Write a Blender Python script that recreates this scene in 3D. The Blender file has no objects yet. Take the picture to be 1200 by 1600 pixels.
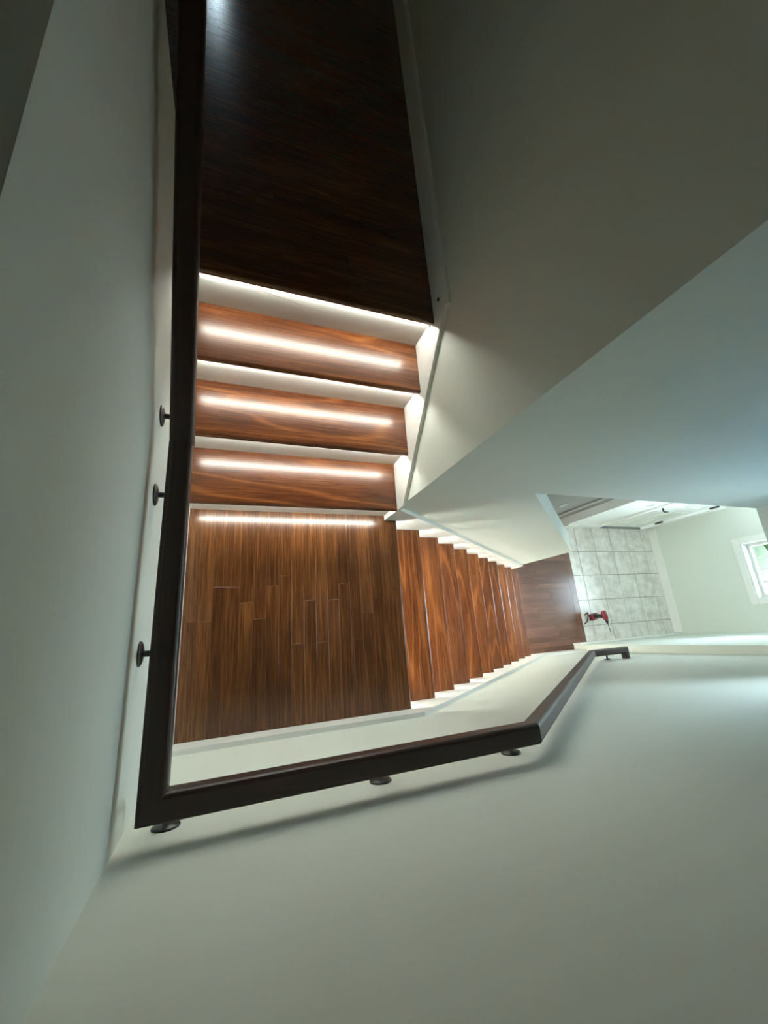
import bpy, bmesh, math, random
from mathutils import Matrix, Vector

random.seed(7)
scene = bpy.context.scene
COL = scene.collection

# ------------------------------------------------------------------ camera
cam_data = bpy.data.cameras.new('camera')
cam_data.sensor_fit = 'HORIZONTAL'
cam_data.sensor_width = 36.0
cam_data.lens = 18.874
cam_data.clip_start = 0.01
cam_data.clip_end = 200
cam = bpy.data.objects.new('camera', cam_data)
COL.objects.link(cam)
cam.matrix_world = Matrix(((0.9337, -0.037587, -0.356077, 0.178794),
                           (-0.069887, 0.956216, -0.284195, -0.594124),
                           (0.351168, 0.290238, 0.890193, 2.012322),
                           (0, 0, 0, 1)))
scene.camera = cam

# ------------------------------------------------------------------ sky, light levels, exposure
SKY_STRENGTH = 58.0
SKY_COLOR = (0.68, 0.88, 1.0, 1)
LED_STRENGTH = 118.0
LED_COLOR = (0.98, 1.0, 0.90, 1)
world = bpy.data.worlds.new('world')
scene.world = world
world.use_nodes = True
bgn = world.node_tree.nodes['Background']
bgn.inputs[0].default_value = SKY_COLOR
bgn.inputs[1].default_value = SKY_STRENGTH
vs = scene.view_settings
scene.display_settings.display_device = 'sRGB'
vs.view_transform = 'Standard'
vs.look = 'None'
vs.exposure = 0.0
vs.gamma = 1.0
vs.use_curve_mapping = False
scene.cycles.max_bounces = 12
scene.cycles.diffuse_bounces = 8
scene.cycles.glossy_bounces = 4
scene.cycles.transparent_max_bounces = 8
scene.cycles.sample_clamp_indirect = 8.0
scene.cycles.caustics_reflective = False
scene.cycles.use_denoising = True


def portal(name, loc, rot, sx, sy):
    """Marks a window opening for sky sampling (adds no light of its own)."""
    d = bpy.data.lights.new(name, 'AREA')
    d.shape = 'RECTANGLE'
    d.size, d.size_y = sx, sy
    d.cycles.is_portal = True
    o = bpy.data.objects.new(name, d)
    o.location = loc
    o.rotation_euler = rot
    COL.objects.link(o)


# ------------------------------------------------------------------ measures (metres)
R = 0.19                     # riser height
F0 = -11 * R                 # entry floor level
HALL = 4 * R                 # upper hall level
XN, DX = 1.0596, 0.2338      # first nosing of the lower flight, its going
YU, DY = -0.0062, 0.2293     # first nosing of the upper flight, its going
OV = 0.0325                  # nosing overhang
TH = 0.026                   # tread thickness
XS = 0.982                   # face of the upper skirt board
YB = -0.969                  # face of the skirt board on the south wall
YW = -0.989                  # south wall
XL = -0.02                   # west half wall
YC = 0.02                    # centre wall, face to the lower flight
XF = 6.09                    # far wall of the entry
YD = 0.615                   # wall with the front door
CEIL0 = 0.498                # entry ceiling
CEIL1 = 3.2                  # upper ceiling


# ------------------------------------------------------------------ materials
def mat(name, color, rough=0.6, spec=0.5, metal=0.0, bump=0.0, bscale=300, coat=0.0):
    m = bpy.data.materials.new(name)
    m.use_nodes = True
    nt = m.node_tree
    b = nt.nodes['Principled BSDF']
    b.inputs['Base Color'].default_value = (*color, 1)
    b.inputs['Roughness'].default_value = rough
    b.inputs['Specular IOR Level'].default_value = spec
    b.inputs['Metallic'].default_value = metal
    b.inputs['Coat Weight'].default_value = coat
    if bump:
        tc = nt.nodes.new('ShaderNodeTexCoord')
        n = nt.nodes.new('ShaderNodeTexNoise')
        n.inputs['Scale'].default_value = bscale
        n.inputs['Detail'].default_value = 3
        bp = nt.nodes.new('ShaderNodeBump')
        bp.inputs['Strength'].default_value = bump
        bp.inputs['Distance'].default_value = 0.001
        nt.links.new(tc.outputs['Object'], n.inputs['Vector'])
        nt.links.new(n.outputs['Fac'], bp.inputs['Height'])
        nt.links.new(bp.outputs['Normal'], b.inputs['Normal'])
    return m


def wood(name, light, mid, dark, rough=0.22, rings=16.0, width=7.0, pore=0.5, tone=0.25, coat=0.4, spec=0.5, ringw=0.3, along=0.6):
    """Stained oak: contour lines of a stretched noise give the cathedral
    grain, a finer noise gives pores.  Local X is the grain direction."""
    m = bpy.data.materials.new(name)
    m.use_nodes = True
    nt = m.node_tree
    N, L = nt.nodes.new, nt.links.new
    b = nt.nodes['Principled BSDF']
    tc, oi = N('ShaderNodeTexCoord'), N('ShaderNodeObjectInfo')
    sc = N('ShaderNodeVectorMath'); sc.operation = 'SCALE'
    sc.inputs[0].default_value = (37.0, 91.0, 53.0)
    L(oi.outputs['Random'], sc.inputs['Scale'])
    add = N('ShaderNodeVectorMath'); add.operation = 'ADD'
    L(tc.outputs['Object'], add.inputs[0]); L(sc.outputs[0], add.inputs[1])

    def noise(scale, detail, rgh=0.5):
        mp = N('ShaderNodeMapping'); mp.inputs['Scale'].default_value = scale
        L(add.outputs[0], mp.inputs['Vector'])
        n = N('ShaderNodeTexNoise'); n.inputs['Scale'].default_value = 1.0
        n.inputs['Detail'].default_value = detail; n.inputs['Roughness'].default_value = rgh
        L(mp.outputs[0], n.inputs['Vector'])
        return n.outputs['Fac']

    def math_(op, a, c):
        k = N('ShaderNodeMath'); k.operation = op
        for i, v in enumerate((a, c)):
            if isinstance(v, (int, float)): k.inputs[i].default_value = v
            else: L(v, k.inputs[i])
        return k.outputs[0]
    big = noise((along, width, 3.0), 1.2)
    ring = math_('SINE', math_('MULTIPLY', big, rings * 2 * math.pi), 0.0)
    ring = math_('MULTIPLY', math_('ADD', ring, 1.0), 0.5)
    ring = math_('POWER', ring, 8.0)
    fine = noise((5.0, 170.0, 80.0), 4.0, 0.7)
    cloud = noise((3.0, 12.0, 6.0), 3.0)
    v = 0.5
    for src, w in ((ring, ringw), (fine, pore), (cloud, 0.55), (oi.outputs['Random'], tone)):
        v = math_('ADD', math_('MULTIPLY', math_('SUBTRACT', src, 0.2 if src is ring else 0.5), w), v)
    cr = N('ShaderNodeValToRGB')
    e = cr.color_ramp.elements
    e[0].position, e[0].color = 0.12, (*dark, 1)
    e[1].position, e[1].color = 0.88, (*light, 1)
    k = e.new(0.46); k.color = (*mid, 1)
    L(v, cr.inputs[0])
    L(cr.outputs[0], b.inputs['Base Color'])
    b.inputs['Roughness'].default_value = rough
    b.inputs['Specular IOR Level'].default_value = spec
    b.inputs['Coat Weight'].default_value = coat
    b.inputs['Coat Roughness'].default_value = rough * 0.7
    bp = N('ShaderNodeBump'); bp.inputs['Strength'].default_value = 0.10
    bp.inputs['Distance'].default_value = 0.0005
    h = math_('ADD', math_('MULTIPLY', fine, 0.8), math_('MULTIPLY', ring, 0.08))
    L(h, bp.inputs['Height']); L(bp.outputs[0], b.inputs['Normal'])
    return m


def tile_mat():
    m = bpy.data.materials.new('cream ceramic tile')
    m.use_nodes = True
    nt = m.node_tree
    N, L = nt.nodes.new, nt.links.new
    b = nt.nodes['Principled BSDF']
    tc, oi = N('ShaderNodeTexCoord'), N('ShaderNodeObjectInfo')
    sc = N('ShaderNodeVectorMath'); sc.operation = 'SCALE'
    sc.inputs[0].default_value = (37.0, 91.0, 53.0)
    L(oi.outputs['Random'], sc.inputs['Scale'])
    add = N('ShaderNodeVectorMath'); add.operation = 'ADD'
    L(tc.outputs['Object'], add.inputs[0]); L(sc.outputs[0], add.inputs[1])
    n = N('ShaderNodeTexNoise'); n.inputs['Scale'].default_value = 9
    n.inputs['Detail'].default_value = 5; n.inputs['Roughness'].default_value = 0.62
    L(add.outputs[0], n.inputs['Vector'])
    cr = N('ShaderNodeValToRGB')
    e = cr.color_ramp.elements
    e[0].position, e[0].color = 0.3, (0.52, 0.49, 0.44, 1)
    e[1].position, e[1].color = 0.66, (0.78, 0.76, 0.71, 1)
    L(n.outputs['Fac'], cr.inputs[0]); L(cr.outputs[0], b.inputs['Base Color'])
    b.inputs['Roughness'].default_value = 0.34
    return m


M = {}
M['taupe'] = mat('taupe wall paint', (0.26, 0.255, 0.23), 0.7, 0.3)  # shade of the passage is put into this wall colour
M['wall'] = mat('pale green grey wall paint', (0.68, 0.715, 0.65), 0.65, 0.3, bump=0.06, bscale=260)
M['trim'] = mat('white trim paint', (0.80, 0.81, 0.77), 0.38, 0.45)
M['ceiling'] = mat('flat ceiling paint', (0.72, 0.72, 0.70), 0.9, 0.2)
M['tread'] = wood('red brown stained oak', (0.245, 0.084, 0.023), (0.108, 0.032, 0.0095), (0.044, 0.0125, 0.0045), rings=8, width=5.5, rough=0.25, ringw=0.30, pore=1.25, coat=0.0)
M['plank'] = wood('brown stained oak planks', (0.18, 0.071, 0.022), (0.080, 0.0285, 0.009), (0.034, 0.012, 0.0042), rings=6, width=16.0, tone=0.2, rough=0.22, ringw=0.18, pore=1.25, coat=0.0)
M['entry'] = wood('worn brown oak planks', (0.19, 0.084, 0.052), (0.105, 0.044, 0.027), (0.06, 0.024, 0.015), rings=5, width=14.0, tone=0.3, rough=0.2, ringw=0.12, coat=0.0, spec=0.4)
M['entry_edge'] = wood('glossy brown oak board', (0.19, 0.084, 0.052), (0.105, 0.044, 0.027), (0.06, 0.024, 0.015), rings=5, width=14.0, tone=0.2, rough=0.14, ringw=0.12, coat=0.3)
M['rail'] = wood('near black stained rail wood', (0.044, 0.015, 0.011), (0.024, 0.0085, 0.0062), (0.010, 0.0045, 0.0036), rings=6, width=14.0, tone=0.1, rough=0.4, coat=0.0)
M['black'] = mat('black metal', (0.012, 0.012, 0.013), 0.35, 0.5)
M['blackplastic'] = mat('black plastic', (0.015, 0.015, 0.016), 0.5, 0.4)
M['taupe_trim'] = mat('pale taupe paint', (0.38, 0.375, 0.345), 0.5, 0.4)  # trim colour darkened to sit in the passage shade
M['red'] = mat('red plastic', (0.17, 0.010, 0.016), 0.4, 0.5)
M['steel'] = mat('dark steel', (0.10, 0.10, 0.10), 0.35, 0.5, metal=0.8)
M['pale'] = mat('milky plastic', (0.62, 0.63, 0.60), 0.45, 0.5)
M['tile'] = tile_mat()
M['grout'] = mat('grey grout', (0.20, 0.19, 0.17), 0.9, 0.2)
M['threshold'] = mat('dark bronze sill', (0.13, 0.127, 0.118), 0.5, 0.5)
M['lawn'] = mat('grass', (0.028, 0.040, 0.016), 0.9, 0.2, bump=0.5, bscale=60)
M['shrub'] = mat('leafy green', (0.016, 0.030, 0.007), 0.8, 0.2, bump=0.8, bscale=25)
M['shingle'] = mat('grey roof', (0.09, 0.09, 0.09), 0.9, 0.2, bump=0.6, bscale=60)


def emit(name, color, strength):
    m = bpy.data.materials.new(name)
    m.use_nodes = True
    nt = m.node_tree
    nt.nodes.clear()
    e = nt.nodes.new('ShaderNodeEmission')
    o = nt.nodes.new('ShaderNodeOutputMaterial')
    e.inputs[0].default_value = color
    e.inputs[1].default_value = strength
    nt.links.new(e.outputs[0], o.inputs[0])
    return m


M['led'] = emit('led glow', LED_COLOR, LED_STRENGTH)


def glass():
    m = bpy.data.materials.new('window glass')
    m.use_nodes = True
    nt = m.node_tree
    nt.nodes.clear()
    t = nt.nodes.new('ShaderNodeBsdfTransparent')
    g = nt.nodes.new('ShaderNodeBsdfGlossy')
    g.inputs['Roughness'].default_value = 0.02
    f = nt.nodes.new('ShaderNodeFresnel')
    f.inputs[0].default_value = 1.45
    x = nt.nodes.new('ShaderNodeMixShader')
    o = nt.nodes.new('ShaderNodeOutputMaterial')
    nt.links.new(f.outputs[0], x.inputs[0])
    nt.links.new(t.outputs[0], x.inputs[1])
    nt.links.new(g.outputs[0], x.inputs[2])
    nt.links.new(x.outputs[0], o.inputs[0])
    return m


M['glass'] = glass()


def blind(name, through):
    m = bpy.data.materials.new(name)
    m.use_nodes = True
    nt = m.node_tree
    nt.nodes.clear()
    t = nt.nodes.new('ShaderNodeBsdfTranslucent')
    t.inputs[0].default_value = (*through, 1)
    d = nt.nodes.new('ShaderNodeBsdfDiffuse')
    d.inputs[0].default_value = (0.40, 0.50, 0.55, 1)
    x = nt.nodes.new('ShaderNodeAddShader')
    o = nt.nodes.new('ShaderNodeOutputMaterial')
    nt.links.new(t.outputs[0], x.inputs[0])
    nt.links.new(d.outputs[0], x.inputs[1])
    nt.links.new(x.outputs[0], o.inputs[0])
    return m


M['blind'] = blind('pale blue blind cloth', (0.125, 0.21, 0.265))  # tinted to send bluish light from the added stair window
M['blind_warm'] = blind('beige blind cloth', (0.17, 0.135, 0.095))  # tinted to send soft warm light from the added hall window


# ------------------------------------------------------------------ helpers
def tag(o, label=None, cat=None, group=None, kind=None):
    if label: o['label'] = label
    if cat: o['category'] = cat
    if group: o['group'] = group
    if kind: o['kind'] = kind
    return o


def empty(name, loc=(0, 0, 0), rz=0.0, **kw):
    o = bpy.data.objects.new(name, None)
    o.empty_display_size = 0.1
    COL.objects.link(o)
    o.location = loc
    o.rotation_euler = (0, 0, rz)
    return tag(o, **kw)


def link(name, me, m, parent=None, loc=None, rot=None, smooth=False):
    o = bpy.data.objects.new(name, me)
    COL.objects.link(o)
    if m and not me.materials:
        me.materials.append(m)
    elif m and me.materials[0] != m:
        me = me.copy(); o.data = me; me.materials[0] = m
    if smooth:
        for p in me.polygons: p.use_smooth = True
    if parent: o.parent = parent
    if loc is not None: o.location = loc
    if rot is not None: o.rotation_euler = rot
    return o


def mesh(name, verts, faces):
    me = bpy.data.meshes.new(name)
    me.from_pydata([tuple(v) for v in verts], [], faces)
    bm = bmesh.new(); bm.from_mesh(me)
    bmesh.ops.recalc_face_normals(bm, faces=bm.faces)
    bm.to_mesh(me); bm.free()
    return me


def from_bm(name, bm):
    bmesh.ops.recalc_face_normals(bm, faces=bm.faces)
    me = bpy.data.meshes.new(name)
    bm.to_mesh(me); bm.free()
    return me


def add_box(bm, lo, hi, bev=0.0):
    r = bmesh.ops.create_cube(bm, size=1.0)
    vsx = r['verts']
    for v in vsx:
        v.co = Vector(((lo[i] + hi[i]) / 2 + v.co[i] * (hi[i] - lo[i])) for i in range(3))
    if bev:
        es = list({e for v in vsx for e in v.link_edges})
        bmesh.ops.bevel(bm, geom=es, offset=bev, segments=2, affect='EDGES', profile=0.5)


def boxes(name, lst, m, parent=None, bev=0.0):
    bm = bmesh.new()
    for lo, hi in lst: add_box(bm, lo, hi, bev)
    return link(name, from_bm(name, bm), m, parent)


def prism(name, poly, axis, a, b, m, parent=None):
    """Extrudes a polygon along an axis from a to b. Polygon is (y,z) for x, (x,z) for y, (x,y) for z."""
    def P(p, t):
        return {'x': (t, p[0], p[1]), 'y': (p[0], t, p[1]), 'z': (p[0], p[1], t)}[axis]
    n = len(poly)
    vsx = [P(p, a) for p in poly] + [P(p, b) for p in poly]
    fs = [list(range(n)), list(range(2 * n - 1, n - 1, -1))]
    fs += [[i, (i + 1) % n, n + (i + 1) % n, n + i] for i in range(n)]
    return link(name, mesh(name, vsx, fs), m, parent)


def add_tube(bm, pts, rad, seg=12, cap=True):
    rings = []
    for i, p in enumerate(pts):
        p = Vector(p)
        d = (Vector(pts[min(i + 1, len(pts) - 1)]) - Vector(pts[max(i - 1, 0)])).normalized()
        s = d.orthogonal().normalized() if not rings else (last_s - d * last_s.dot(d)).normalized()
        last_s = s
        u = d.cross(s)
        rr = rad[i] if isinstance(rad, (list, tuple)) else rad
        rings.append([bm.verts.new(p + (s * math.cos(2 * math.pi * k / seg) + u * math.sin(2 * math.pi * k / seg)) * rr) for k in range(seg)])
    for a, b in zip(rings, rings[1:]):
        for k in range(seg):
            bm.faces.new((a[k], a[(k + 1) % seg], b[(k + 1) % seg], b[k]))
    if cap:
        bm.faces.new(rings[0][::-1]); bm.faces.new(rings[-1])


def add_lathe(bm, prof, mtx, seg=20):
    """prof: (radius, height) pairs around local Z, placed with mtx."""
    rings = []
    for r, h in prof:
        rings.append([bm.verts.new(mtx @ Vector((r * math.cos(2 * math.pi * k / seg), r * math.sin(2 * math.pi * k / seg), h))) for k in range(seg)])
    for a, b in zip(rings, rings[1:]):
        for k in range(seg):
            bm.faces.new((a[k], a[(k + 1) % seg], b[(k + 1) % seg], b[k]))
    bm.faces.new(rings[0][::-1]); bm.faces.new(rings[-1])


def struct(o, label, cat=None):
    return tag(o, label=label, kind='structure', cat=cat)


# ------------------------------------------------------------------ room shell
PX0, PX1, PZ0, PZ1 = 4.55, 6.0, 0.0, 0.44
BX0, BX1, BZ0, BZ1 = 2.42, 3.25, 1.02, 1.6
struct(boxes('wall_south', [((-1.45, YW - 0.14, F0 - 0.3), (BX0, YW, CEIL1 + 0.1)), ((BX1, YW - 0.14, F0 - 0.3), (PX0, YW, CEIL1 + 0.1)),
                            ((BX0, YW - 0.14, F0 - 0.3), (BX1, YW, BZ0)), ((BX0, YW - 0.14, BZ1), (BX1, YW, CEIL1 + 0.1)), ((PX1, YW - 0.14, F0 - 0.3), (XF + 0.2, YW, CEIL1 + 0.1)),
                            ((PX0, YW - 0.14, F0 - 0.3), (PX1, YW, PZ0)), ((PX0, YW - 0.14, PZ1), (PX1, YW, CEIL1 + 0.1))], M['wall']),
       'tall pale grey green wall beside the landing carrying the lower dark handrail')
struct(boxes('wall_west', [((-0.14, YW, F0), (XL, 0.932, 1.66))], M['wall']),
       'half height pale grey wall behind the short handrail with a plain painted top')
poly = [(1.0, F0 - 0.3), (3.279, F0 - 0.3), (3.279, -0.934), (1.608, CEIL0), (3.60, CEIL0), (3.60, CEIL1), (1.0, CEIL1)]
struct(prism('wall_center', poly, 'y', YC, YC + 0.18, M['wall']),
       'bluish white wall between the two flights with a raked cut above the lower steps')
struct(boxes('wall_east', [((1.0, YC + 0.18, F0 - 0.3), (1.12, 3.75, CEIL1))], M['wall']),
       'dim olive grey wall along the upper flight and hall')
struct(boxes('wall_north', [((-1.45, 3.62, HALL - 0.2), (-0.095, 3.76, CEIL1)), ((-0.005, 3.62, HALL - 0.2), (1.0, 3.76, CEIL1)),
                            ((-0.095, 3.62, HALL - 0.2), (-0.005, 3.76, 1.285)), ((-0.095, 3.62, 1.415), (-0.005, 3.76, CEIL1))], M['wall']), 'pale wall closing the upper hall at its far end')
HY0, HY1, HZ0, HZ1 = 1.5, 2.1, 1.95, 2.55
struct(boxes('wall_hall', [((-1.45, YW, HALL - 0.2), (-1.3, HY0, CEIL1)), ((-1.45, HY1, HALL - 0.2), (-1.3, 3.62, CEIL1)),
                           ((-1.45, HY0, HALL - 0.2), (-1.3, HY1, HZ0)), ((-1.45, HY0, HZ1), (-1.3, HY1, CEIL1))], M['wall']), 'pale wall across the hall from the half wall')

# end wall of the stairwell, above the entry, with an added window for daylight on the stairs
WY0, WY1, WZ0, WZ1 = -0.90, -0.07, 0.70, 1.06
struct(boxes('wall_stairwell', [((3.455, YW, CEIL0), (3.60, YC, WZ0)), ((3.455, YW, WZ1), (3.60, YC, CEIL1)),
                                ((3.455, YW, WZ0), (3.60, WY0, WZ1)), ((3.455, WY1, WZ0), (3.60, YC, WZ1))], M['wall']),
       'short end wall over the entry ceiling holding the upper stair window')
struct(boxes('ceiling', [((-1.45, YW, CEIL1), (3.6, 3.76, CEIL1 + 0.1))], M['ceiling']), 'plain white ceiling over the stairwell and hall')
struct(boxes('ceiling', [((3.60, YW, CEIL0), (XF + 0.2, 3.0, CEIL0 + 0.12)), ((1.12, YC + 0.18, CEIL0), (3.60, 3.0, CEIL0 + 0.12))], M['ceiling']),
       'plain white ceiling over the tiled entry')

# far wall of the entry with its window
FY0, FY1, FZ0, FZ1 = -0.519, 0.131, -0.994, -0.15
struct(boxes('wall_entry', [((XF, YW, F0 - 0.3), (XF + 0.2, 3.0, FZ0)), ((XF, YW, FZ1), (XF + 0.2, 3.0, CEIL0)),
                            ((XF, YW, FZ0), (XF + 0.2, FY0, FZ1)), ((XF, FY1, FZ0), (XF + 0.2, 3.0, FZ1))], M['wall']),
       'pale green wall at the end of the tiled entry around the window')
struct(boxes('wall_pier', [((4.22, YW, F0), (PX0, -0.912, CEIL0)), ((PX1, YW, F0), (XF, -0.912, CEIL0)), ((PX0, YW, F0), (PX1, -0.912, PZ0)), ((PX0, YW, PZ1), (PX1, -0.912, CEIL0))], M['wall']), 'thickened strip of pale wall beside the tiled floor below the rail end')
DX0, DX1, DZ1 = 5.04, 5.915, F0 + 2.03
struct(boxes('wall_door', [((4.43, YD, F0 - 0.3), (DX0, YD + 0.15, CEIL0)), ((DX1, YD, F0 - 0.3), (XF, YD + 0.15, CEIL0)),
                           ((DX0, YD, DZ1), (DX1, YD + 0.15, DZ1 + 0.07)), ((DX0, YD, DZ1 + 0.45), (DX1, YD + 0.15, CEIL0))], M['trim']),
       'white wall around the front door')
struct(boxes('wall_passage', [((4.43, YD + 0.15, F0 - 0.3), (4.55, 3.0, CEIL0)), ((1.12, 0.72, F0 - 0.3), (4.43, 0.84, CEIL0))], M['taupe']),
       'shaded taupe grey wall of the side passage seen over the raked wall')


# ------------------------------------------------------------------ windows
def window(name, x, y0, y1, z0, z1, depth, label, muntins_y, muntins_z, cas=0.078):
    w = empty(name, (x, (y0 + y1) / 2, z0), label=label, kind='structure')

    def W(n, lst, m, bev=0.003, parent=w):
        c = Vector((x, (y0 + y1) / 2, z0))
        return boxes(n, [(tuple(Vector(a) - c), tuple(Vector(b) - c)) for a, b in lst], m, parent, bev)
    t = 0.018
    W('casing', [((x - t, y0 - cas, z0 - cas), (x, y1 + cas, z0))], M['trim'])
    W('casing', [((x - t, y0 - cas, z1), (x, y1 + cas, z1 + cas))], M['trim'])
    W('casing', [((x - t, y0 - cas, z0), (x, y0, z1))], M['trim'])
    W('casing', [((x - t, y1, z0), (x, y1 + cas, z1))], M['trim'])
    f = 0.035
    xs0, xs1 = x + depth - 0.045, x + depth - 0.005
    W('window_frame', [((xs0, y0, z0), (xs1, y1, z0 + f)), ((xs0, y0, z1 - f), (xs1, y1, z1)),
                       ((xs0, y0, z0 + f), (xs1, y0 + f, z1 - f)), ((xs0, y1 - f, z0 + f), (xs1, y1, z1 - f))], M['trim'], 0.0)
    W('sill', [((x - 0.001, y0, z0 - 0.001), (xs0, y1, z0 + 0.012))], M['trim'], 0.0)
    W('pane', [((xs0 + 0.018, y0 + f, z0 + f), (xs0 + 0.022, y1 - f, z1 - f))], M['glass'], 0.0)
    iy0, iy1, iz0, iz1 = y0 + f, y1 - f, z0 + f, z1 - f
    for k in range(1, muntins_y):
        yy = iy0 + (iy1 - iy0) * k / muntins_y
        W('muntin', [((xs0 + 0.006, yy - 0.009, iz0), (xs0 + 0.017, yy + 0.009, iz1))], M['trim'], 0.0)
    for k in range(1, muntins_z):
        zz = iz0 + (iz1 - iz0) * k / muntins_z
        W('muntin', [((xs0 + 0.006, iy0, zz - 0.009), (xs0 + 0.017, iy1, zz + 0.009))], M['trim'], 0.0)
    return w


window('window_1', XF, FY0, FY1, FZ0, FZ1, 0.15, 'white cased entry window looking out on greenery', 4, 3)
window('window_2', 3.455, WY0, WY1, WZ0, WZ1, 0.12, 'white cased daylight window high over the entry ceiling', 2, 1)  # unseen end window, added to daylight the stair walls
portal('sky_portal', (XF + 0.21, (FY0 + FY1) / 2, (FZ0 + FZ1) / 2), (0, math.pi / 2, 0), FZ1 - FZ0, FY1 - FY0)
portal('sky_portal', (3.61, (WY0 + WY1) / 2, (WZ0 + WZ1) / 2), (0, math.pi / 2, 0), WZ1 - WZ0, WY1 - WY0)

portal('sky_portal', ((DX0 + DX1) / 2, YD + 0.16, DZ1 + 0.26), (-math.pi / 2, 0, 0), DX1 - DX0, 0.38)
portal('sky_portal', (-0.05, 3.77, 1.35), (-math.pi / 2, 0, 0), 0.09, 0.13)

w3 = empty('window_3', (-0.05, 3.62, 1.35), label='small narrow window at the far end of the upper hall', kind='structure')
boxes('window_frame', [((-0.045, 0.06, -0.065), (-0.04, 0.1, 0.065)), ((0.04, 0.06, -0.065), (0.045, 0.1, 0.065)),
                       ((-0.04, 0.06, -0.065), (0.04, 0.1, -0.06)), ((-0.04, 0.06, 0.06), (0.04, 0.1, 0.065))], M['trim'], w3)
boxes('pane', [((-0.04, 0.078, -0.06), (0.04, 0.082, 0.06))], M['glass'], w3)

portal('sky_portal', ((PX0 + PX1) / 2, YW - 0.15, (PZ0 + PZ1) / 2), (math.pi / 2, 0, 0), PX1 - PX0, PZ1 - PZ0)
w4 = empty('window_4', ((PX0 + PX1) / 2, YW - 0.1, (PZ0 + PZ1) / 2), label='wide shallow window high on the wall of the tiled entry', kind='structure')  # unseen clerestory, added for more light in the entry
hx, hz = (PX1 - PX0) / 2, (PZ1 - PZ0) / 2
boxes('window_frame', [((-hx, -0.02, -hz), (hx, 0.02, -hz + 0.03)), ((-hx, -0.02, hz - 0.03), (hx, 0.02, hz)),
                       ((-hx, -0.02, -hz + 0.03), (-hx + 0.03, 0.02, hz - 0.03)), ((hx - 0.03, -0.02, -hz + 0.03), (hx, 0.02, hz - 0.03))], M['trim'], w4)
boxes('pane', [((-hx + 0.03, -0.003, -hz + 0.03), (hx - 0.03, 0.003, hz - 0.03))], M['glass'], w4)

portal('sky_portal', ((BX0 + BX1) / 2, YW - 0.15, (BZ0 + BZ1) / 2), (math.pi / 2, 0, 0), BX1 - BX0, BZ1 - BZ0)
w5 = empty('window_5', ((BX0 + BX1) / 2, YW - 0.1, (BZ0 + BZ1) / 2), label='stair window with its pale blue blind drawn', kind='structure')  # unseen window, added to throw bluish light on the centre wall
hx, hz = (BX1 - BX0) / 2, (BZ1 - BZ0) / 2
boxes('window_frame', [((-hx, -0.02, -hz), (hx, 0.02, -hz + 0.03)), ((-hx, -0.02, hz - 0.03), (hx, 0.02, hz)),
                       ((-hx, -0.02, -hz + 0.03), (-hx + 0.03, 0.02, hz - 0.03)), ((hx - 0.03, -0.02, -hz + 0.03), (hx, 0.02, hz - 0.03))], M['trim'], w5)
boxes('blind', [((-hx + 0.002, 0.030, -hz + 0.002), (hx - 0.002, 0.032, hz - 0.002))], M['blind'], w5)

portal('sky_portal', (-1.46, (HY0 + HY1) / 2, (HZ0 + HZ1) / 2), (0, -math.pi / 2, 0), HZ1 - HZ0, HY1 - HY0)
w6 = empty('window_6', (-1.4, (HY0 + HY1) / 2, (HZ0 + HZ1) / 2), label='hall window with its pale blind drawn', kind='structure')  # unseen window, added to raise the light level upstairs
hy, hz = (HY1 - HY0) / 2, (HZ1 - HZ0) / 2
boxes('window_frame', [((-0.02, -hy, -hz), (0.02, hy, -hz + 0.03)), ((-0.02, -hy, hz - 0.03), (0.02, hy, hz)),
                       ((-0.02, -hy, -hz + 0.03), (0.02, -hy + 0.03, hz - 0.03)), ((-0.02, hy - 0.03, -hz + 0.03), (0.02, hy, hz - 0.03))], M['trim'], w6)
boxes('blind', [((0.030, -hy + 0.002, -hz + 0.002), (0.032, hy - 0.002, hz - 0.002))], M['blind_warm'], w6)

# ------------------------------------------------------------------ outside, seen through the entry window
struct(boxes('lawn', [((XF + 0.2, -12, -2.6), (24, 12, -2.5))], M['lawn']), 'sunlit green lawn outside the entry window')
bm = bmesh.new()
for k in range(26):
    a = random.uniform(0, 2 * math.pi)
    c = Vector((0.75 * math.cos(a) * random.random(), 1.3 * math.sin(a) * random.random(), random.uniform(0.25, 0.95)))
    r = bmesh.ops.create_icosphere(bm, subdivisions=2, radius=random.uniform(0.25, 0.42), matrix=Matrix.Translation(c))
    for v in r['verts']: v.co += (v.co - c) * random.uniform(-0.22, 0.22)
bush = link('shrub', from_bm('shrub', bm), M['shrub'], loc=(9.4, 0.9, -2.52))
tag(bush, label='leafy green shrub on the lawn outside the entry window', cat='shrub')
struct(boxes('roof', [((3.60, YW - 0.1, CEIL0 + 0.12), (XF + 0.25, 3.1, CEIL0 + 0.18))], M['shingle']), 'low grey roof over the tiled entry')


# ------------------------------------------------------------------ planks
PLANK_CACHE = {}


def plank_mesh(length, width, th=0.012):
    key = (round(length, 3), round(width, 3))
    if key not in PLANK_CACHE:
        g, c = 0.0001, 0.0005
        hx, hy = length / 2 - g, width / 2 - g
        vsx = [(sx * hx, sy * hy, -th) for sx, sy in ((-1, -1), (1, -1), (1, 1), (-1, 1))]
        vsx += [(sx * hx, sy * hy, -c * 0.6) for sx, sy in ((-1, -1), (1, -1), (1, 1), (-1, 1))]
        vsx += [(sx * (hx - c), sy * (hy - c), 0) for sx, sy in ((-1, -1), (1, -1), (1, 1), (-1, 1))]
        fs = [(8, 9, 10, 11)]
        for b in (0, 4):
            fs += [(b + i, b + (i + 1) % 4, b + 4 + (i + 1) % 4, b + 4 + i) for i in range(4)]
        PLANK_CACHE[key] = mesh('plank', vsx, fs)
    return PLANK_CACHE[key]


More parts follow.
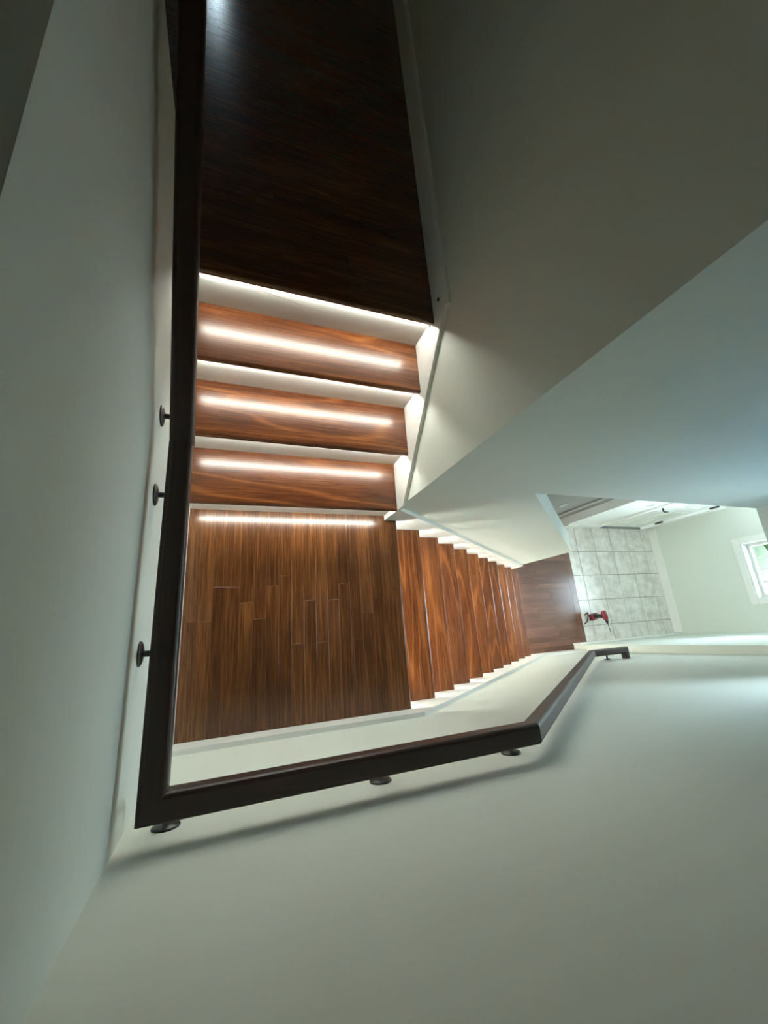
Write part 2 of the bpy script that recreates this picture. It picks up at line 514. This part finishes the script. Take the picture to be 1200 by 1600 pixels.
def lay(parent, m, along, u0, u1, v0, v1, z, width, pieces):
    """Lays planks: u along the grain, v across; joints staggered."""
    n = max(1, round((v1 - v0) / width))
    w = (v1 - v0) / n
    for i in range(n):
        v = v0 + (i + 0.5) * w
        cuts = [u0]
        s = (u1 - u0)
        if pieces > 1:
            for k in range(1, pieces):
                cuts.append(u0 + s * round(min(max((k + random.choice((-0.32, -0.2, -0.05, 0.1, 0.25, 0.36))) / pieces, 0.12), 0.88) * 40) / 40)
        cuts.append(u1)
        for a, b in zip(cuts, cuts[1:]):
            if b - a < 0.03: continue
            u = (a + b) / 2
            if along == 'x':
                link('plank', plank_mesh(b - a, w), m, parent, (u, v, z), (0, 0, 0))
            else:
                link('plank', plank_mesh(b - a, w), m, parent, (v, u, z), (0, 0, math.pi / 2))


def nose_profile(depth, th=TH, seg=6):
    """(y, z) outline of a tread: nose at y=0 pointing to -y, top at z=0."""
    r = th / 2
    pts = [(depth, 0.0)]
    for k in range(seg + 1):
        a = math.pi / 2 + math.pi * k / seg
        pts.append((r + r * 0.75 * math.cos(a), -r + r * math.sin(a)))
    pts.append((depth, -th))
    return pts


def tread_mesh(length, depth, th=TH):
    pts = nose_profile(depth, th)
    n = len(pts)
    h = length / 2
    vsx = [(-h, y, z) for y, z in pts] + [(h, y, z) for y, z in pts]
    fs = [list(range(n)), list(range(2 * n - 1, n - 1, -1))]
    fs += [[i, (i + 1) % n, n + (i + 1) % n, n + i] for i in range(n)]
    me = mesh('tread', vsx, fs)
    return me


# landing
lf = boxes('landing_floor', [((XL, YB - 0.01, -0.16), (XN - OV, OV, -0.0125))], M['plank'])
struct(lf, 'square hardwood landing with planks running toward the upper steps')
NB = 0.118
lay(lf, M['plank'], 'y', YB, YU + OV, 0.0, XN - NB, 0.0, 0.0575, 2)
o = link('nosing_board', tread_mesh(-YB, NB), M['plank'], lf, (XN, YB / 2, 0), (0, 0, math.pi / 2))

link('plank', plank_mesh(YU + OV, 0.042), M['plank'], lf, (XN - NB + 0.021, (YU + OV) / 2, 0), (0, 0, math.pi / 2))

# upper hall
hf = boxes('hall_floor', [((XL, YU + 3 * DY + OV, HALL - 0.2), (1.0, 3.62, HALL - 0.0125)), ((-1.3, 0.934, HALL - 0.2), (XL, 3.62, HALL - 0.0125)),
                          ((-1.3, YW, HALL - 0.2), (-0.14, 0.934, HALL - 0.0125))], M['plank'])
struct(hf, 'dark hardwood hall floor at the top of the short flight')
YH = YU + 3 * DY
link('nosing_board', tread_mesh(XS + 0.02, 0.09), M['plank'], hf, (XS / 2 - 0.01, YH, HALL), (0, 0, 0))
lay(hf, M['plank'], 'x', XL, XS, YH + 0.09, 0.934, HALL, 0.0575, 2)
lay(hf, M['plank'], 'x', -1.3, XS, 0.934, 3.62, HALL, 0.0575, 3)
lay(hf, M['plank'], 'x', -1.3, -0.14, YW, 0.934, HALL, 0.0575, 1)

# entry hardwood and tile
XE = XN + 10 * DX - OV
XT = 4.44
ef = boxes('entry_floor', [((XE - 0.02, YW, F0 - 0.1), (XT, YC, F0 - 0.0125)), ((1.12, YC, F0 - 0.1), (XT, 0.72, F0 - 0.0125))], M['entry'])
struct(ef, 'worn hardwood at the foot of the stairs next to the tiles')
lay(ef, M['entry'], 'x', XE, XT - 0.09, YB, YC, F0, 0.0575, 2)
lay(ef, M['entry'], 'x', 3.285, XT - 0.09, YC, 0.62, F0, 0.0575, 2)
lay(ef, M['entry_edge'], 'y', -0.912, 0.62, XT - 0.09, XT, F0, 0.09, 2)

tf = boxes('tile_floor', [((XT, YW, F0 - 0.1), (XF, YD, F0 - 0.004)), ], M['grout'])
struct(tf, 'cream ceramic tile floor with grey joints in the entry')
TX0, TY0, TS = 4.6126, 0.2639, 0.3232
xs_ = [XT] + [TX0 + i * TS for i in range(5)] + [XF]
ys_ = [-0.905] + [TY0 - j * TS for j in range(3, -1, -1)] + [YD]
TCACHE = {}


def tile_mesh(w, d):
    key = (round(w, 3), round(d, 3))
    if key not in TCACHE:
        g = 0.0032
        hx, hy, c, t = w / 2 - g, d / 2 - g, 0.003, 0.006
        q = ((-1, -1), (1, -1), (1, 1), (-1, 1))
        vsx = [(a * hx, b * hy, -t) for a, b in q] + [(a * hx, b * hy, -0.0015) for a, b in q] + [(a * (hx - c), b * (hy - c), 0) for a, b in q]
        fs = [(8, 9, 10, 11)]
        for b in (0, 4):
            fs += [(b + i, b + (i + 1) % 4, b + 4 + (i + 1) % 4, b + 4 + i) for i in range(4)]
        TCACHE[key] = mesh('tile', vsx, fs)
    return TCACHE[key]


for a, b in zip(xs_, xs_[1:]):
    for c, d in zip(ys_, ys_[1:]):
        link('tile', tile_mesh(b - a, d - c), M['tile'], tf, ((a + b) / 2, (c + d) / 2, F0 + random.uniform(-0.0004, 0.0004)))

# ------------------------------------------------------------------ upper flight
up = empty('staircase', (XS / 2, YU, 0), label='short upper flight of three wood treads with white risers and lit nosings', cat='staircase')
C0 = Vector((XS / 2, YU, 0))


def led(parent, c0, length, axis, pos):
    """A slim lit strip under a nosing; pos is the middle of the strip."""
    h = length / 2
    s = (h, 0.003, 0.003) if axis == 'x' else (0.003, h, 0.003)
    bm = bmesh.new()
    add_box(bm, tuple(-v for v in s), s)
    o = link('light_strip', from_bm('light_strip', bm), M['led'], parent, tuple(Vector(pos) - c0))
    return o


tm = tread_mesh(XS, DY + OV)
for j in (1, 2, 3):
    link('tread', tm, M['tread'], up, (0, (j - 1) * DY, j * R))
for j in range(4):
    y = YU + j * DY + OV
    bm = bmesh.new(); add_box(bm, (-XS / 2, 0, 0), (XS / 2, 0.018, R - TH))
    link('riser', from_bm('riser', bm), M['trim'], up, (0, y - YU, j * R))
    led(up, C0, 0.935, 'x', (0.035 + 0.935 / 2, YU + j * DY + 0.029, (j + 1) * R - TH - 0.012))
# skirt boards on both walls
sk = [(0.0, -0.012), (0.0, 0.262), (0.69, 0.853), (0.69, 0.733), (0.735, 0.733), (0.735, 0.45), (0.06, -0.012)]
o = prism('skirt_board', [(y - YU, z) for y, z in sk], 'x', XS - XS / 2, 0.9995 - XS / 2, M['trim'], up)
o = prism('skirt_board', [(y - YU, z) for y, z in sk], 'x', XL + 0.0005 - XS / 2, 0.0 - XS / 2, M['trim'], up)

# ------------------------------------------------------------------ lower flight
lo = empty('staircase', (XN, YB / 2, 0), label='long lower flight of ten wood treads going down to the tiled entry', cat='staircase')
C1 = Vector((XN, YB / 2, 0))
tm = tread_mesh(-YB, DX + OV)
for k in range(1, 11):
    link('tread', tm, M['tread'], lo, (k * DX, 0, -k * R), (0, 0, math.pi / 2))
for k in range(11):
    x = XN + k * DX - OV
    bm = bmesh.new(); add_box(bm, (-0.018, YB / 2, -R), (0, -YB / 2, -TH))
    link('riser', from_bm('riser', bm), M['trim'], lo, (x - XN, 0, -k * R))
    led(lo, C1, 0.95, 'y', (XN + k * DX - 0.029, YB / 2, -k * R - TH - 0.012))
pol = [(1.0, 0.19), (3.279, -1.652), (3.279, -2.077), (1.03, -0.26), (1.0, -0.26)]
prism('skirt_board', [(x - XN, z) for x, z in pol], 'y', 0.0 - YB / 2, YC - YB / 2, M['trim'], lo)
pol = [(0.0, 0.114), (1.072, 0.114), (3.58, -1.90), (4.22, -1.90), (4.22, F0), (3.38, F0), (1.06, -0.3), (0.0, -0.3)]
prism('skirt_board', [(x - XN, z) for x, z in pol], 'y', YW - YB / 2, YB - YB / 2, M['trim'], lo)

# ------------------------------------------------------------------ baseboards
struct(boxes('baseboard_west', [((XL, YB, 0.0), (0.0, 0.0, 0.114))], M['trim'], bev=0.002), 'white baseboard along the landing under the short handrail')
bb = [(XS, HALL - 0.05), (XS, HALL + 0.1), (XS + 0.006, HALL + 0.118), (1.0, HALL + 0.118), (1.0, HALL - 0.05)]
n = len(bb)
vsx = [(x, 0.691, z) for x, z in bb] + [(x, 3.62, z) for x, z in bb]
fs = [list(range(n)), list(range(2 * n - 1, n - 1, -1))] + [[i, (i + 1) % n, n + (i + 1) % n, n + i] for i in range(n)]
struct(link('baseboard_east', mesh('baseboard_east', vsx, fs), M['trim']), 'white baseboard along the dim hall wall')
struct(boxes('baseboard_entry', [((XF - 0.016, -0.892, F0), (XF, YD - 0.02, F0 + 0.118))], M['trim'], bev=0.003), 'pale baseboard under the entry window')
struct(boxes('baseboard_pier', [((4.21, -0.912, F0), (XF, -0.893, F0 + 0.118))], M['trim'], bev=0.003), 'pale baseboard between the tiles and the wall below the rail end')
struct(boxes('baseboard_door', [((4.43, YD - 0.018, F0), (DX0 - 0.06, YD, F0 + 0.11))], M['trim'], bev=0.003), 'white baseboard beside the front door')
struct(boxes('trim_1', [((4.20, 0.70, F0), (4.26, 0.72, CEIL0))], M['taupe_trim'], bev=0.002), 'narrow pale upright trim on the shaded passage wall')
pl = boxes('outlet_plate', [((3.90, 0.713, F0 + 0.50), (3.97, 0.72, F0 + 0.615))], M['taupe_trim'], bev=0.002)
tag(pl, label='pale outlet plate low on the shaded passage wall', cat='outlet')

# ------------------------------------------------------------------ front door
dr = empty('door_1', ((DX0 + DX1) / 2, YD, F0), label='white panelled front door with black hinges and handle', kind='structure')
CD = Vector(((DX0 + DX1) / 2, YD, F0))


def dbox(n, lst, m, bev=0.002, parent=dr):
    return boxes(n, [(tuple(Vector(a) - CD), tuple(Vector(b) - CD)) for a, b in lst], m, parent, bev)


dbox('transom_frame', [((DX0, YD + 0.05, DZ1 + 0.07), (DX1, YD + 0.09, DZ1 + 0.095)), ((DX0, YD + 0.05, DZ1 + 0.425), (DX1, YD + 0.09, DZ1 + 0.45)),
                       ((DX0, YD + 0.05, DZ1 + 0.095), (DX0 + 0.025, YD + 0.09, DZ1 + 0.425)), ((DX1 - 0.025, YD + 0.05, DZ1 + 0.095), (DX1, YD + 0.09, DZ1 + 0.425))], M['trim'], 0.0)
dbox('transom_pane', [((DX0 + 0.025, YD + 0.068, DZ1 + 0.095), (DX1 - 0.025, YD + 0.072, DZ1 + 0.425))], M['glass'], 0.0)  # unseen glazing over the door, added to brighten the entry
leaf = dbox('door_leaf', [((DX0 + 0.012, YD + 0.012, F0 + 0.03), (DX1 - 0.008, YD + 0.055, DZ1 - 0.005))], M['trim'], 0.003)
for (a, b) in ((0.13, 0.40), (0.475, 0.745)):
    for (c, d) in ((0.22, 0.78), (0.95, 1.50), (1.62, 1.88)):
        x0, x1, z0, z1 = DX0 + a, DX0 + b, F0 + c, F0 + d
        y = YD + 0.012
        dbox('panel_moulding', [((x0, y - 0.008, z0), (x1, y, z0 + 0.02)), ((x0, y - 0.008, z1 - 0.02), (x1, y, z1)),
                                ((x0, y - 0.008, z0 + 0.02), (x0 + 0.02, y, z1 - 0.02)), ((x1 - 0.02, y - 0.008, z0 + 0.02), (x1, y, z1 - 0.02))], M['trim'], 0.0)
dbox('casing', [((DX0 - 0.062, YD - 0.02, F0), (DX0, YD, DZ1 + 0.062))], M['trim'])
dbox('casing', [((DX1, YD - 0.02, F0), (DX1 + 0.10, YD, DZ1 + 0.062))], M['trim'])
dbox('casing', [((DX0, YD - 0.02, DZ1), (DX1, YD, DZ1 + 0.062))], M['trim'])
dbox('threshold', [((DX0, YD - 0.012, F0 - 0.003), (DX1, YD + 0.1, F0 + 0.016))], M['threshold'])
for z in (F0 + 0.31, F0 + 1.045, F0 + 1.8):
    dbox('hinge', [((DX1 - 0.020, YD - 0.006, z - 0.055), (DX1 + 0.012, YD + 0.014, z + 0.055))], M['black'])
bm = bmesh.new()
mt = Matrix.Translation(Vector((DX0 + 0.07, YD + 0.012, F0 + 0.93)) - CD) @ Matrix.Rotation(math.pi / 2, 4, 'X')
add_lathe(bm, [(0.0, 0.0), (0.03, 0.0), (0.03, 0.006), (0.022, 0.012), (0.0, 0.012)][1:-1], mt)
add_tube(bm, [mt @ Vector((0, 0, 0.01)), mt @ Vector((0, 0, 0.055)), mt @ Vector((0.02, 0, 0.064)), mt @ Vector((0.07, 0, 0.064))], 0.011)
link('door_handle', from_bm('door_handle', bm), M['black'], dr, smooth=False)
sw = boxes('switch_plate', [((4.80, YD - 0.006, F0 + 0.95), (4.87, YD, F0 + 1.07)), ((4.825, YD - 0.012, F0 + 0.985), (4.845, YD - 0.006, F0 + 1.035))], M['pale'])
tag(sw, label='white light switch plate on the white wall beside the front door', cat='switch')

# ------------------------------------------------------------------ handrail
RW, RH = 0.057, 0.048
ZR = 0.935


def rail_profile():
    """(side, up) outline, top at 0: rounded top corners, small lower rounding."""
    w, h, r, r2 = RW / 2, RH, 0.012, 0.004
    pts = []
    for cx, cy, rr, a0 in ((w - r, -r, r, 0), (-w + r, -r, r, 90), (-w + r2, -h + r2, r2, 180), (w - r2, -h + r2, r2, 270)):
        for k in range(5):
            a = math.radians(a0 + 90 * k / 4)
            pts.append((cx + rr * math.cos(a), cy + rr * math.sin(a)))
    return pts


hr = empty('handrail', (0.049, -0.9125, ZR), label='near black wood handrail running round the landing and down the long flight', cat='handrail')
CH = Vector((0.049, -0.9125, ZR))
SL = 0.495
xr, yr = 0.049, -0.9125
ZE = -0.885
path = [Vector((xr, 0.93, ZR + SL * (0.93 + 0.078))), Vector((xr, -0.078, ZR)), Vector((xr, yr, ZR)), Vector((1.052, yr, ZR)),
        Vector((3.26, yr, ZE)), Vector((3.652, yr, ZE)), Vector((3.652, YW + 0.001, ZE))]
prof = rail_profile()
dirs = [(b - a).normalized() for a, b in zip(path, path[1:])]


def ring_at(i, seg):
    d = dirs[seg]
    side = d.cross(Vector((0, 0, 1))).normalized()
    upv = side.cross(d).normalized()
    if 0 < i < len(path) - 1:
        nrm = (dirs[i - 1] + dirs[i]).normalized()
    else:
        nrm = d
    out = []
    for s, u in prof:
        p = path[i] + side * s + upv * u
        t = (path[i] - p).dot(nrm) / d.dot(nrm)
        out.append(p + d * t)
    return out


def rail_piece(seg):
    a, b = ring_at(seg, seg), ring_at(seg + 1, seg)
    d = dirs[seg]
    mid = (path[seg] + path[seg + 1]) / 2
    side = d.cross(Vector((0, 0, 1))).normalized()
    upv = side.cross(d).normalized()
    rot = Matrix((d, -side, upv)).transposed()
    inv = rot.inverted()
    vsx = [inv @ (p - mid) for p in a + b]
    n = len(prof)
    fs = [list(range(n)), list(range(2 * n - 1, n - 1, -1))] + [[i, (i + 1) % n, n + (i + 1) % n, n + i] for i in range(n)]
    o = link('rail_section', mesh('rail_section', vsx, fs), M['rail'], hr)
    o.matrix_local = Matrix.Translation(mid - CH) @ rot.to_4x4()
    return o


for s in range(len(dirs)):
    o = rail_piece(s)
    if s == 0:
        o.location.x += 0.0015; o.scale = (1, 1.03, 1.03)


def bracket(wall_pt, nrm, rail_under, up_len):
    """Rosette on the wall, arm out, then up to the rail with a small saddle."""
    p, n = Vector(wall_pt), Vector(nrm)
    q = n.to_track_quat('Z', 'Y').to_matrix().to_4x4()
    mt = Matrix.Translation(p - CH) @ q
    bm = bmesh.new()
    add_lathe(bm, [(0.031, 0.0), (0.031, 0.003), (0.0295, 0.0045), (0.024, 0.007), (0.015, 0.009), (0.009, 0.010)], mt, 24)
    ro = link('rosette', from_bm('rosette', bm), M['black'], hr, smooth=True)
    bm = bmesh.new()
    e = p + n * (0.069 if n.x else 0.0765)
    pts = [p + n * 0.008, p + n * 0.048, e - n * 0.004 + Vector((0, 0, 0.005)), e + Vector((0, 0, 0.014)), e + Vector((0, 0, up_len))]
    add_tube(bm, [v - CH for v in pts], 0.0078, 12)
    t = e + Vector((0, 0, up_len)) - CH
    al = Vector((abs(n.y), abs(n.x), 0))
    add_box(bm, tuple(t - al * 0.028 - Vector((abs(n.x), abs(n.y), 0)) * 0.012 - Vector((0, 0, 0.003))),
            tuple(t + al * 0.028 + Vector((abs(n.x), abs(n.y), 0)) * 0.012))
    link('bracket_arm', from_bm('bracket_arm', bm), M['black'], ro, smooth=False)


under = ZR - RH
for y in (0.052, -0.185, -0.605):
    zz = 0.805 if y < 0 else 0.822
    top = under if y < 0 else ZR + SL * (y + 0.078) - RH * 1.12
    bracket((XL, y, zz), (1, 0, 0), None, top - zz)
for x in (0.067, 0.595, 1.035):
    bracket((x, YW, 0.80), (0, 1, 0), None, under - 0.80)
zl = path[5].z
bracket((3.50, YW, zl - 0.10), (0, 1, 0), None, 0.10 - RH)

# ------------------------------------------------------------------ small things
bm = bmesh.new()
add_lathe(bm, [(0.0085, 0.0), (0.0085, 0.003), (0.0055, 0.005), (0.002, 0.006)], Matrix.Translation((XS, 0.759, 0.815)) @ Matrix.Rotation(-math.pi / 2, 4, 'Y'), 16)
sn = link('motion_sensor', from_bm('motion_sensor', bm), M['blackplastic'])
tag(sn, label='tiny round black sensor on the hall baseboard above the top step', cat='sensor')

# cordless drill standing on its battery on the tiles
DR = Vector((4.585, -0.60, F0))
dl = empty('cordless_drill', DR, label='red and black cordless drill with a long bit standing on the tiles', cat='drill')
dl.rotation_euler = (0, 0, math.radians(13))
boxes('battery_base', [((-0.055, -0.036, 0.0), (0.06, 0.036, 0.03))], M['blackplastic'], dl, bev=0.006)
boxes('battery', [((-0.045, -0.038, 0.03), (0.062, 0.038, 0.078))], M['red'], dl, bev=0.01)
bm = bmesh.new()
add_tube(bm, [(0.0, 0.012, 0.068), (0.005, 0.008, 0.11), (0.012, 0.0, 0.15), (0.015, -0.008, 0.19)], [0.027, 0.025, 0.024, 0.026], 12)
link('handle', from_bm('handle', bm), M['blackplastic'], dl, smooth=True)
bm = bmesh.new()
add_tube(bm, [(0.015, 0.062, 0.21), (0.015, 0.05, 0.212), (0.015, 0.0, 0.212), (0.015, -0.04, 0.212), (0.015, -0.055, 0.212)], [0.022, 0.031, 0.034, 0.03, 0.022], 14)
link('motor_body', from_bm('motor_body', bm), M['red'], dl, smooth=True)
bm = bmesh.new()
add_tube(bm, [(0.015, -0.055, 0.212), (0.015, -0.075, 0.212), (0.015, -0.098, 0.212)], [0.019, 0.018, 0.010], 12)
link('chuck', from_bm('chuck', bm), M['blackplastic'], dl, smooth=True)
bm = bmesh.new()
add_tube(bm, [(0.015, -0.096, 0.212), (0.016, -0.205, 0.206)], 0.0042, 8)
link('drill_bit', from_bm('drill_bit', bm), M['steel'], dl, smooth=True)

# pale bin with black bars next to the drill
TB = Vector((4.476, -0.605, F0))
tb = empty('tool_tray', TB, label='small pale tray with crossed black straps between the drill and hardwood', cat='tray')
bm = bmesh.new()
add_box(bm, (-0.04, -0.055, 0), (0.035, 0.05, 0.006))
for l, h in (((-0.04, -0.055, 0.006), (0.035, -0.049, 0.05)), ((-0.04, 0.044, 0.006), (0.035, 0.05, 0.05)),
             ((-0.04, -0.049, 0.006), (-0.034, 0.044, 0.05)), ((0.029, -0.049, 0.006), (0.035, 0.044, 0.05))):
    add_box(bm, l, h)
add_box(bm, (-0.034, -0.049, 0.03), (0.029, 0.044, 0.034))
link('tray_body', from_bm('tray_body', bm), M['pale'], tb)
bm = bmesh.new()
add_tube(bm, [(-0.035, -0.075, 0.02), (-0.02, -0.05, 0.055), (0.005, 0.0, 0.06), (0.02, 0.048, 0.056), (0.024, 0.065, 0.04)], 0.008, 8)
link('strap', from_bm('strap', bm), M['blackplastic'], tb, smooth=True)
bm = bmesh.new()
add_tube(bm, [(-0.045, 0.035, 0.058), (-0.01, 0.05, 0.06), (0.02, 0.056, 0.058), (0.028, 0.056, 0.045)], 0.008, 8)
link('strap', from_bm('strap', bm), M['blackplastic'], tb, smooth=True)
